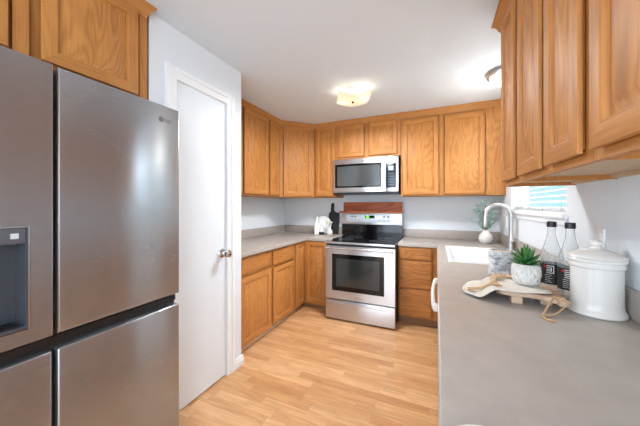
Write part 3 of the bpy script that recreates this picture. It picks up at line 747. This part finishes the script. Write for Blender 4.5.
# ------------------------------------------------------------------ vase with eucalyptus
vase_m = vary(mat('speckled_white_ceramic', (236, 234, 230), .5, bump=.4, bscale=60), (238, 236, 232), (214, 210, 204), .5, .75, 60)
v = thing('vase', 'round white ceramic vase with eucalyptus sprigs in the corner behind the sink', 'vase', (.475, 3.28, HC + .0005))
MB().lathe([(0, 0), (.035, 0), (.058, .02), (.068, .052), (.060, .09), (.036, .118), (.026, .128), (.028, .145), (.022, .145), (.020, .125), (0, .10)], (0, 0, 0), 36).build('pot', vase_m, v)
leaf_m = vary(mat('eucalyptus_leaf', (110, 140, 130), .6), (112, 150, 142), (160, 184, 172), noise_scale=8)
stem_m = mat('brown_stem', (110, 95, 75), .7)
st_b = MB(); lf = MB()
def leaf(m, p, d, L, W, mi=0, n=None, cup=.15):
    """pointed leaf along d"""
    d = Vector(d).normalized(); n = Vector(n or (0, 0, 1)); s = d.cross(n)
    if s.length < .01: s = d.cross(Vector((1, 0, 0)))
    s.normalize(); up_ = s.cross(d).normalized(); p = Vector(p); bm = m.bm
    prof = [(0, .15), (.2, .8), (.45, 1), (.75, .75), (1, .02)]
    rows = []
    for t_, w_ in prof:
        c0_ = p + d * L * t_ - up_ * (L * cup * t_ * t_)
        rows.append([bm.verts.new(c0_ - s * W * w_ / 2 + up_ * W * .12), bm.verts.new(c0_), bm.verts.new(c0_ + s * W * w_ / 2 + up_ * W * .12)])
    for a, b_ in zip(rows, rows[1:]):
        for k in range(2): f_ = bm.faces.new((a[k], a[k + 1], b_[k + 1], b_[k])); f_.smooth = True; f_.material_index = mi
for (ex_, ey_, ez_) in ((-.10, .02, .27), (-.05, -.03, .345), (.0, .03, .33), (.055, -.02, .355), (.095, .0, .26), (-.125, -.02, .20), (.11, .03, .205), (.02, -.05, .26), (-.08, .04, .31), (.03, .05, .30), (.075, .03, .31), (-.03, .0, .24), (.06, -.04, .23)):
    P0 = Vector((0, 0, .125)); P1 = Vector((ex_ * .9, ey_ * .9, ez_ * 1.27)); ctrl = Vector((ex_ * .25, ey_ * .2, .125 + (ez_ - .1) * .6)); pp = []
    for i in range(10):
        t_ = i / 9; pp.append(P0 * (1 - t_) ** 2 + ctrl * 2 * t_ * (1 - t_) + P1 * t_ * t_)
    st_b.tube(pp, .0013, 5)
    for i in range(2, 10):
        tang = (pp[i] - pp[i - 1]).normalized()
        for sgn in (-1, 1):
            a = random.uniform(0, 2 * PI); sd = Vector((math.cos(a), math.sin(a) * .6, random.uniform(.0, .5)))
            leaf(lf, pp[i], (sd + tang * .5) , random.uniform(.024, .034), random.uniform(.015, .022), n=(random.uniform(-1, 1), -1, random.uniform(-.2, .8)))
st_b.build('stems', stem_m, v); lf.build('leaves', leaf_m, v)

# ------------------------------------------------------------------ birch candle cup
birch = mat('birch_bark', (225, 226, 226), .7, bump=.3, bscale=40)
n = birch.node_tree; b = n.nodes['Principled BSDF']
tc = n.nodes.new('ShaderNodeTexCoord'); mp = n.nodes.new('ShaderNodeMapping'); mp.inputs['Scale'].default_value = (1, 1, 1.6)
no = n.nodes.new('ShaderNodeTexNoise'); no.inputs['Scale'].default_value = 26; no.inputs['Detail'].default_value = 8; no.inputs['Roughness'].default_value = .75; no.inputs['Distortion'].default_value = .5
rp = n.nodes.new('ShaderNodeValToRGB'); rp.color_ramp.elements[0].position = .36; rp.color_ramp.elements[0].color = lin((92, 94, 98)); rp.color_ramp.elements[1].position = .60; rp.color_ramp.elements[1].color = lin((232, 230, 226))
x = rp.color_ramp.elements.new(.46); x.color = lin((178, 182, 188))
n.links.new(tc.outputs['Object'], mp.inputs[0]); n.links.new(mp.outputs[0], no.inputs['Vector']); n.links.new(no.outputs['Fac'], rp.inputs['Fac']); n.links.new(rp.outputs[0], b.inputs['Base Color'])
bc = thing('candle_cup', 'grey and white birch bark candle cup beside the sink', 'candle', (.336, 1.785, HC + .0005))
MB().lathe([(0, 0), (.060, 0), (.0635, .004), (.064, .145), (.061, .149), (.0565, .147), (.056, .132), (0, .132)], (0, 0, 0), 40).build('cup', birch, bc)
MB().lathe([(0, .1325), (.0555, .1325), (.0555, .141), (0, .141)], (0, 0, 0), 32).build('wax', mat('tan_wax', (205, 178, 155), .5), bc)
MB().tube([(0, 0, .1412), (.001, 0, .151)], .001, 6).build('wick', black_m, bc)

# ------------------------------------------------------------------ riser board with feet
wood_m = oak('bleached_wood', 'x', (214, 186, 162), (168, 134, 108), rings=12, figure=.8, rough=.7)
bx, byy = .30, 1.40
rb = thing('riser_board', 'pale wooden footed serving board with a handle and hanging jute loop', 'board', (bx, byy, HC))
out = []
def arc(cx, cy, r, a0, a1, n=6): return [(cx + r * math.cos(math.radians(a0 + (a1 - a0) * k / n)), cy + r * math.sin(math.radians(a0 + (a1 - a0) * k / n))) for k in range(n + 1)]
ht = (.130, -.122)                  # handle end centre
out += arc(-.03, -.055, .03, 180, 270) + [(.04, -.086), (.075, -.098), (.11, -.128)] + arc(ht[0] - .004, ht[1] - .008, .026, 235, 395, 8) + [(.150, -.080), (.150, -.055), (.165, -.03)] + arc(.140, .055, .03, 0, 90) + arc(-.03, .055, .03, 90, 180)
MB().prism(out, .030, .048, bev=.003).build('board', wood_m, rb)
for (x, y) in ((.0, -.068), (.105, -.040), (-.03, .055), (.12, .055)):
    MB().box(x - .019, x + .019, y - .016, y + .016, .0005, .0297, bev=.003).build('foot', wood_m, rb)
jute = mat('jute_cord', (196, 160, 120), .9, bump=.8, bscale=300)
H0 = Vector((ht[0] - .01, ht[1] + .004, .052))
cdm = MB()
knot = Vector((.048, -.205, .006))
cdm.tube([H0 + Vector((-.012, .004, .0)), H0 + Vector((-.025, -.022, -.001)), Vector((ht[0] - .055, -.165, .030)), Vector((.058, -.188, .012)), knot, Vector((.052, -.232, .004)), Vector((.070, -.246, .0045))], .0034, 7)
cdm.tube([H0 + Vector((-.012, .004, .0)), H0 + Vector((.010, -.012, .001)), H0 + Vector((.006, -.036, -.022)), Vector((ht[0] - .03, -.172, .010)), Vector((.078, -.192, .006)), knot], .0034, 7)
cdm.tube([knot, Vector((.048, -.230, .004)), Vector((.060, -.252, .004))], .003, 7)
cdm.lathe([(0, -.006), (.006, -.003), (.006, .003), (0, .006)], knot, 10)
cdm.build('jute_loop', jute, rb, label='tan jute loop hanging off the handle')

# ------------------------------------------------------------------ linen cloth
cloth_m = vary(mat('white_linen', (232, 226, 216), .9, bump=.6, bscale=220), (224, 218, 208), (206, 196, 184), .4, .6, 12)
ctop = HC + .0495
poly = [(.105, 1.405), (.120, 1.355), (.160, 1.312), (.215, 1.300), (.262, 1.300), (.33, 1.302), (.40, 1.312), (.425, 1.340), (.405, 1.40), (.395, 1.46), (.33, 1.535), (.25, 1.60), (.18, 1.60), (.135, 1.52)]
def inside(x, y):
    c = False; j = len(poly) - 1
    for i in range(len(poly)):
        xi, yi = poly[i]; xj, yj = poly[j]
        if (yi > y) != (yj > y) and x < (xj - xi) * (y - yi) / (yj - yi) + xi: c = not c
        j = i
    return c
def smooth(a, b_, x): t_ = max(0, min(1, (x - a) / (b_ - a))); return t_ * t_ * (3 - 2 * t_)
def hgt(x, y):
    bx0, bx1, by0, by1 = bx - .064, bx + .20, byy - .092, byy + .094
    dx = max(bx0 - x, 0, x - bx1); dy = max(by0 - y, 0, y - by1); d = math.hypot(dx, dy)
    z_ = (ctop + .0015) * (1 - smooth(.004, .075, d)) + (HC + .004) * smooth(.004, .075, d)
    z_ += .0035 * (1 + math.sin(34 * x + 40 * y + 2 * math.sin(22 * y))) * .5 + .005 * (1 + math.sin(60 * y - 20 * x)) * .5 * smooth(.01, .05, d)
    return z_
def resample(poly, n):
    L = []; tot = 0
    for i in range(len(poly)):
        a = Vector(poly[i]); b_ = Vector(poly[(i + 1) % len(poly)]); L.append((a, b_, (b_ - a).length)); tot += L[-1][2]
    o = []; k = 0; acc = 0
    for i in range(n):
        s__ = tot * i / n
        while acc + L[k][2] < s__: acc += L[k][2]; k += 1
        o.append(L[k][0].lerp(L[k][1], (s__ - acc) / L[k][2]))
    for _ in range(3): o = [(o[i - 1] + o[i] * 2 + o[(i + 1) % n]) / 4 for i in range(n)]
    return o
loop = resample(poly, 90); cen = Vector((.27, 1.43)); g = bmesh.new(); rings = []
NR = 22
for k in range(NR, 0, -1):
    rings.append([g.verts.new((cen.x + (p.x - cen.x) * k / NR, cen.y + (p.y - cen.y) * k / NR, hgt(cen.x + (p.x - cen.x) * k / NR, cen.y + (p.y - cen.y) * k / NR))) for p in loop])
cv = g.verts.new((cen.x, cen.y, hgt(*cen)))
for a, b_ in zip(rings, rings[1:]):
    for i in range(90): g.faces.new((a[i], a[(i + 1) % 90], b_[(i + 1) % 90], b_[i]))
for i in range(90): g.faces.new((rings[-1][i], rings[-1][(i + 1) % 90], cv))
bmesh.ops.recalc_face_normals(g, faces=g.faces[:])
for f_ in g.faces:
    if f_.normal.z < 0: f_.normal_flip()
ex2 = bmesh.ops.extrude_face_region(g, geom=g.faces[:])
for v_ in ex2['geom']:
    if isinstance(v_, bmesh.types.BMVert): v_.co.z += .0050
bmesh.ops.recalc_face_normals(g, faces=g.faces[:])
m = MB(); m.merge(g, 0, True)
cl = m.build('linen_cloth', cloth_m); tag(cl, 'white linen cloth draped over the wooden riser board', 'cloth')
# second fold layer on top, near edge
def strip_on_cloth(pts, w_, th, lift): pass
TOPC = .0068
# ------------------------------------------------------------------ bead garland with tassel
bead_m = vary(mat('pale_wood_bead', (214, 180, 140), .6), (222, 190, 152), (196, 158, 118), noise_scale=30)
bg_ = thing('bead_garland', 'wooden bead garland with tan jute tassels lying on the linen cloth', 'garland', (.25, 1.45, ctop))
def onc(x, y, dz): return Vector((x - .25, y - .45 - 1.0, hgt(x, y) + TOPC - ctop + dz))
path = [(.232, 1.385), (.228, 1.405), (.232, 1.427), (.243, 1.446), (.256, 1.462), (.270, 1.478), (.286, 1.492), (.304, 1.497), (.320, 1.490), (.243, 1.470), (.255, 1.490), (.272, 1.506)]
for i, (x, y) in enumerate(path):
    r_ = .0095
    MB().lathe([(0, -r_), (r_ * .6, -r_ * .8), (r_ * .95, -r_ * .35), (r_, 0), (r_ * .95, r_ * .35), (r_ * .6, r_ * .8), (0, r_)], onc(x, y, r_ + .0005), 14).build('bead', bead_m, bg_)
tz = MB()
A0 = (.228, 1.372); A1 = (.135, 1.385)
for k in range(34):
    o1 = random.uniform(-.008, .008); o2 = random.uniform(-.015, .015); h1 = random.uniform(.001, .009)
    tz.tube([onc(A0[0], A0[1] + o1 * .5, .004 + h1), onc(.5 * (A0[0] + A1[0]), .5 * (A0[1] + A1[1]) + o1 + o2 * .3, .003 + h1), onc(A1[0] + random.uniform(-.008, .004), A1[1] + o2, .003 + h1 * .6)], .0030, 6)
tz.build('tassel', jute, bg_)
tz = MB()
for k in range(18):
    o1 = random.uniform(-.010, .010); h1 = random.uniform(0, .010)
    tz.tube([onc(.226 + o1 * .4, 1.376, .004 + h1), onc(.232 + o1, 1.352, .003 + h1 * .8), onc(.240 + o1 * 1.4, 1.332, .002 + h1 * .4)], .0025, 5)
tz.build('tassel', jute, bg_)

# ------------------------------------------------------------------ succulent in textured pot
sp = thing('potted_succulent', 'spiky green succulent in a white quilted pot on the linen cloth', 'plant', (.358, 1.432, hgt(.358, 1.432) + TOPC))
pot_m = mat('white_textured_pot', (216, 213, 208), .6)
t = bmesh.new(); NS, NV = 72, 26; rings = []
prof = lambda u: .0320 + .0155 * math.sin(PI * (.12 + .62 * u)) 
for j in range(NV + 1):
    u = j / NV; ring = []
    for i in range(NS):
        a = 2 * PI * i / NS; d1 = abs(math.sin(6 * a + u * 6.5)); d2_ = abs(math.sin(6 * a - u * 6.5))
        r_ = prof(u) + (.0075 * min(d1, d2_) ** .7 if .04 < u < .95 else 0)
        ring.append(t.verts.new((r_ * math.cos(a), r_ * math.sin(a), .086 * u)))
    rings.append(ring)
for rr_, zz in ((prof(1) - .006, .086), (prof(1) - .008, .074)):
    rings.append([t.verts.new((rr_ * math.cos(2 * PI * i / NS), rr_ * math.sin(2 * PI * i / NS), zz)) for i in range(NS)])
for a, b_ in zip(rings, rings[1:]):
    for i in range(NS): t.faces.new((a[i], a[(i + 1) % NS], b_[(i + 1) % NS], b_[i]))
t.faces.new(rings[0][::-1]); bmesh.ops.recalc_face_normals(t, faces=t.faces[:])
m = MB(); m.merge(t, 0, True); m.build('pot', pot_m, sp)
MB().lathe([(0, .078), (.032, .076), (.0385, .074), (.0385, .070), (0, .070)], (0, 0, 0), 24).build('soil', mat('dark_soil', (70, 55, 42), .9, bump=1), sp)
succ = vary(mat('succulent_green', (66, 128, 58), .4), (36, 92, 40), (88, 142, 72), noise_scale=14)
lm = MB()
for ringn, (cnt, tilt, L, W) in enumerate(((9, 20, .062, .021), (9, 40, .068, .022), (7, 60, .076, .020), (4, 80, .082, .016))):
    for i in range(cnt):
        a = 2 * PI * (i + .5 * ringn) / cnt + random.uniform(-.15, .15); ti = math.radians(tilt + random.uniform(-6, 6))
        d = Vector((math.cos(a) * math.cos(ti), math.sin(a) * math.cos(ti), math.sin(ti)))
        base = Vector((math.cos(a) * .008, math.sin(a) * .008, .078 + ringn * .004))
        s = d.cross(Vector((0, 0, 1))).normalized(); u_ = s.cross(d).normalized(); rows = []
        for t_, w_ in ((0, .6), (.25, .95), (.5, 1), (.75, .65), (1, .03)):
            c_0 = base + d * L * t_ + u_ * L * (.10 * t_ * t_ if ringn else -.05 * t_ + .16 * t_ * t_)
            rows.append([lm.bm.verts.new(c_0 + s * W * w_ / 2 + u_ * W * .22 * w_), lm.bm.verts.new(c_0 + u_ * W * .02), lm.bm.verts.new(c_0 - s * W * w_ / 2 + u_ * W * .22 * w_), lm.bm.verts.new(c_0 - u_ * W * .20 * w_)])
        for p_, q_ in zip(rows, rows[1:]):
            for k in range(4): f_ = lm.bm.faces.new((p_[k], p_[(k + 1) % 4], q_[(k + 1) % 4], q_[k])); f_.smooth = True
bmesh.ops.recalc_face_normals(lm.bm, faces=lm.bm.faces[:])
lm.build('leaves', succ, sp)

# ------------------------------------------------------------------ bottles
bglass = mat('clear_bottle_glass', (250, 252, 252), .02, Transmission_Weight=.90, IOR=1.16)
lab_m = mat('black_paper_label', (30, 27, 26), .6)
lw = mat('label_white_print', (225, 225, 222), .6); lr = mat('label_red_print', (190, 30, 40), .6)
def bottle(loc, label, ang):
    t = thing('glass_bottle', label, 'bottle', loc, 0, 'clear glass bottles with black labels')
    r_ = .0415
    MB().lathe([(0, .002), (.030, 0), (.038, .003), (r_, .012), (r_, .165), (.038, .185), (.026, .225), (.0175, .262), (.0150, .285), (.0150, .305), (.0165, .307), (.0165, .316), (.0145, .318), (.0115, .317), (.0125, .285), (.0150, .262), (.0235, .225), (.0355, .185), (r_ - .003, .165), (r_ - .003, .014), (.030, .008), (0, .010)], (0, 0, 0), 40).build('glass_body', bglass, t)
    MB().lathe([(0, .3190), (.0155, .3190), (.0168, .318), (.0168, .304), (.0178, .304), (.0180, .3105), (.0175, .327), (.015, .329), (0, .329)], (0, 0, 0), 28).build('cap', black_m, t)
    def band(m, rad, a0, a1, z0_, z1_, n_=20, mi=0):
        for k in range(n_):
            b0 = a0 + (a1 - a0) * k / n_; b1 = a0 + (a1 - a0) * (k + 1) / n_
            m.quad((rad * math.cos(b0), rad * math.sin(b0), z0_), (rad * math.cos(b1), rad * math.sin(b1), z0_), (rad * math.cos(b1), rad * math.sin(b1), z1_), (rad * math.cos(b0), rad * math.sin(b0), z1_), mi=mi)
    m = MB(); band(m, r_ + .0006, 0, 2 * PI, .050, .140, 48)
    lo = m.build('paper_label', lab_m, t)
    m = MB(); R1 = r_ + .0011
    def mark(u0, u1, z0_, z1_, mi=0): band(m, R1, ang + u0 / r_, ang + u1 / r_, z0_, z1_, 3, mi)
    # square maze-like logo, white, with lines of small print beneath
    x0_ = -.034
    mark(x0_ + .012, x0_ + .038, .131, .134); mark(x0_ + .035, x0_ + .038, .100, .134); mark(x0_ + .012, x0_ + .038, .100, .103)
    mark(x0_ + .012, x0_ + .030, .123, .126); mark(x0_ + .012, x0_ + .030, .115, .118); mark(x0_ + .027, x0_ + .030, .108, .126); mark(x0_ + .012, x0_ + .026, .108, .111)
    mark(x0_ + .002, x0_ + .011, .124, .134, 1)
    for k in range(5): mark(x0_ + .006, x0_ + .030 - .004 * (k % 2), .092 - k * .008, .0934 - k * .008)
    for k in range(5): mark(.016, .028, .125 - k * .015, .128 - k * .015)
    m.build('label_print', [lw, lr], lo)
    return t
bottle((.478, 1.530, HC + .0005), 'clear glass bottle with black cap, the one nearer the plant and further from the canister', math.atan2(-1.535, -.467) + .1)
bottle((.516, 1.452, HC + .0005), 'clear glass bottle with black cap directly beside the white canister', math.atan2(-1.447, -.508) + .1)

# ------------------------------------------------------------------ canister
cn = thing('canister', 'large white ceramic canister with a knobbed lid on the right worktop', 'canister', (.545, 1.325, HC + .0005)); cn.scale = (1, 1, .965)
MB().lathe([(0, 0), (.076, 0), (.081, .004), (.0815, .012), (.077, .020), (.0735, .028), (.072, .05), (.072, .165), (.0725, .178), (.0765, .182), (.077, .190), (.0745, .194), (.0745, .199), (.080, .203), (.081, .210), (.078, .214), (.070, .214), (.068, .205), (.068, .02), (0, .02)], (0, 0, 0), 64).build('jar', ceramic, cn)
MB().lathe([(.0675, .206), (.0675, .2145), (.0805, .2150), (.0815, .219), (.079, .223), (.066, .231), (.048, .240), (.03, .247), (.016, .250), (.0135, .2505), (.012, .256), (.0145, .260), (.0185, .264), (.0195, .270), (.017, .277), (.010, .281), (0, .282)], (0, 0, 0), 64).build('lid', ceramic, cn)

# ------------------------------------------------------------------ white dish at the bottom edge
dsh = MB()
dsh.lathe([(0, .003), (.05, .003), (.072, .008), (.086, .014), (.088, .0165), (.084, .017), (.07, .011), (.05, .006), (0, .006)], (0, 0, 0), 40)
tag(dsh.build('dish', ceramic, loc=(.088, .455, HC - .002)), 'white dish on the worktop, cut off by the bottom edge of the photo', 'dish')

# ------------------------------------------------------------------ corner group left of the stove
cbm = mat('black_board', (24, 25, 28), .5)
t = thing('cutting_board', 'black handled cutting board leaning on the wall left of the stove', 'board', (-1.335, 3.52, HC + .0005))
o1 = [(-.075, 0), (.075, 0), (.078, .02), (.078, .28), (.070, .298), (.035, .305), (.010, .318), (-.004, .335)] + arc(-.028, .418, .022, -20, 200, 8) + [(-.050, .335), (-.052, .318), (-.060, .305), (-.072, .298), (-.078, .285), (-.078, .02)]
Mx = Matrix.Rotation(math.radians(83), 4, 'X')
m = MB(); m.prism(o1, 0, .014, bev=.002, M=Matrix.Translation((0, -.018, .002)) @ Mx); m.build('board', cbm, t)
marble = vary(mat('white_marble', (232, 232, 230), .3), (236, 236, 234), (196, 200, 204), .5, .72, 9)
t = thing('marble_board', 'round white marble board leaning on the wall behind the white bottle', 'board', (-1.478, 3.495, HC + .0005))
m = MB(); m.lathe([(0, 0), (.122, 0), (.125, .003), (.125, .011), (.122, .014), (0, .014)], (0, -.022, .127 + .0015), 48, M=Matrix.Rotation(math.radians(84), 4, 'X'))
m.build('disc', marble, t)
wb_m = mat('matte_white_bottle', (240, 240, 238), .5)
t = thing('pump_bottle', 'slim white bottle at the left of the group beside the stove', 'bottle', (-1.540, 3.385, HC + .0005)); t.scale = (1.2, 1.2, .95)
MB().lathe([(0, 0), (.030, 0), (.033, .004), (.033, .150), (.026, .172), (.013, .190), (.011, .215), (0, .216)], (0, 0, 0), 28).build('bottle_body', wb_m, t)
MB().lathe([(0, .2165), (.012, .2165), (.013, .222), (.011, .245), (.006, .262), (0, .264)], (0, 0, 0), 20).build('stopper', mat('pale_stopper', (214, 214, 210), .5), t)
t = thing('jar', 'small milky jar on a black base between the white bottle and the bud vase', 'jar', (-1.478, 3.40, HC + .0005))
MB().lathe([(0, 0), (.036, 0), (.037, .004), (.037, .036), (0, .037)], (0, 0, 0), 28).build('base', black_m, t)
MB().lathe([(0, .0375), (.034, .0375), (.034, .085), (.028, .098), (.027, .108), (0, .109)], (0, 0, 0), 28).build('jar_body', mat('milky_jar', (222, 222, 218), .3), t)
t = thing('bud_vase', 'small white bud vase with a white flower in front of the black board', 'vase', (-1.345, 3.375, HC + .0005))
MB().lathe([(0, 0), (.030, 0), (.044, .018), (.046, .04), (.036, .068), (.017, .09), (.011, .108), (.013, .122), (.009, .121), (.008, .105), (0, .09)], (0, 0, 0), 28).build('pot', ceramic, t)
MB().tube([(0, 0, .10), (.002, 0, .14), (.012, -.002, .165)], .0016, 6).tube([(0, 0, .10), (-.01, 0, .14), (-.03, -.004, .165)], .0014, 6).build('stem', mat('green_stem', (120, 150, 90), .6), t)
fm = MB()
for i in range(16):
    a = i * 2.399; rr_ = .6 + .4 * (i % 3) / 2
    leaf(fm, (.018, -.004, .155), (math.cos(a) * rr_, math.sin(a) * .7, .25 + .7 * ((i * 7) % 5) / 5), .038, .028, n=(0, 0, 1), cup=-.15)
fm.build('petals', mat('white_petal', (244, 243, 238), .6), t)
fm = MB()
for i in range(12):
    a = i * 2.1; leaf(fm, (-.022 + .01 * math.cos(a), -.004, .135 + .004 * i), (math.cos(a), math.sin(a) * .5, .5), .03, .013, n=(0, -1, .3))
fm.build('leaves', mat('pale_green_leaf', (176, 194, 150), .6), t)
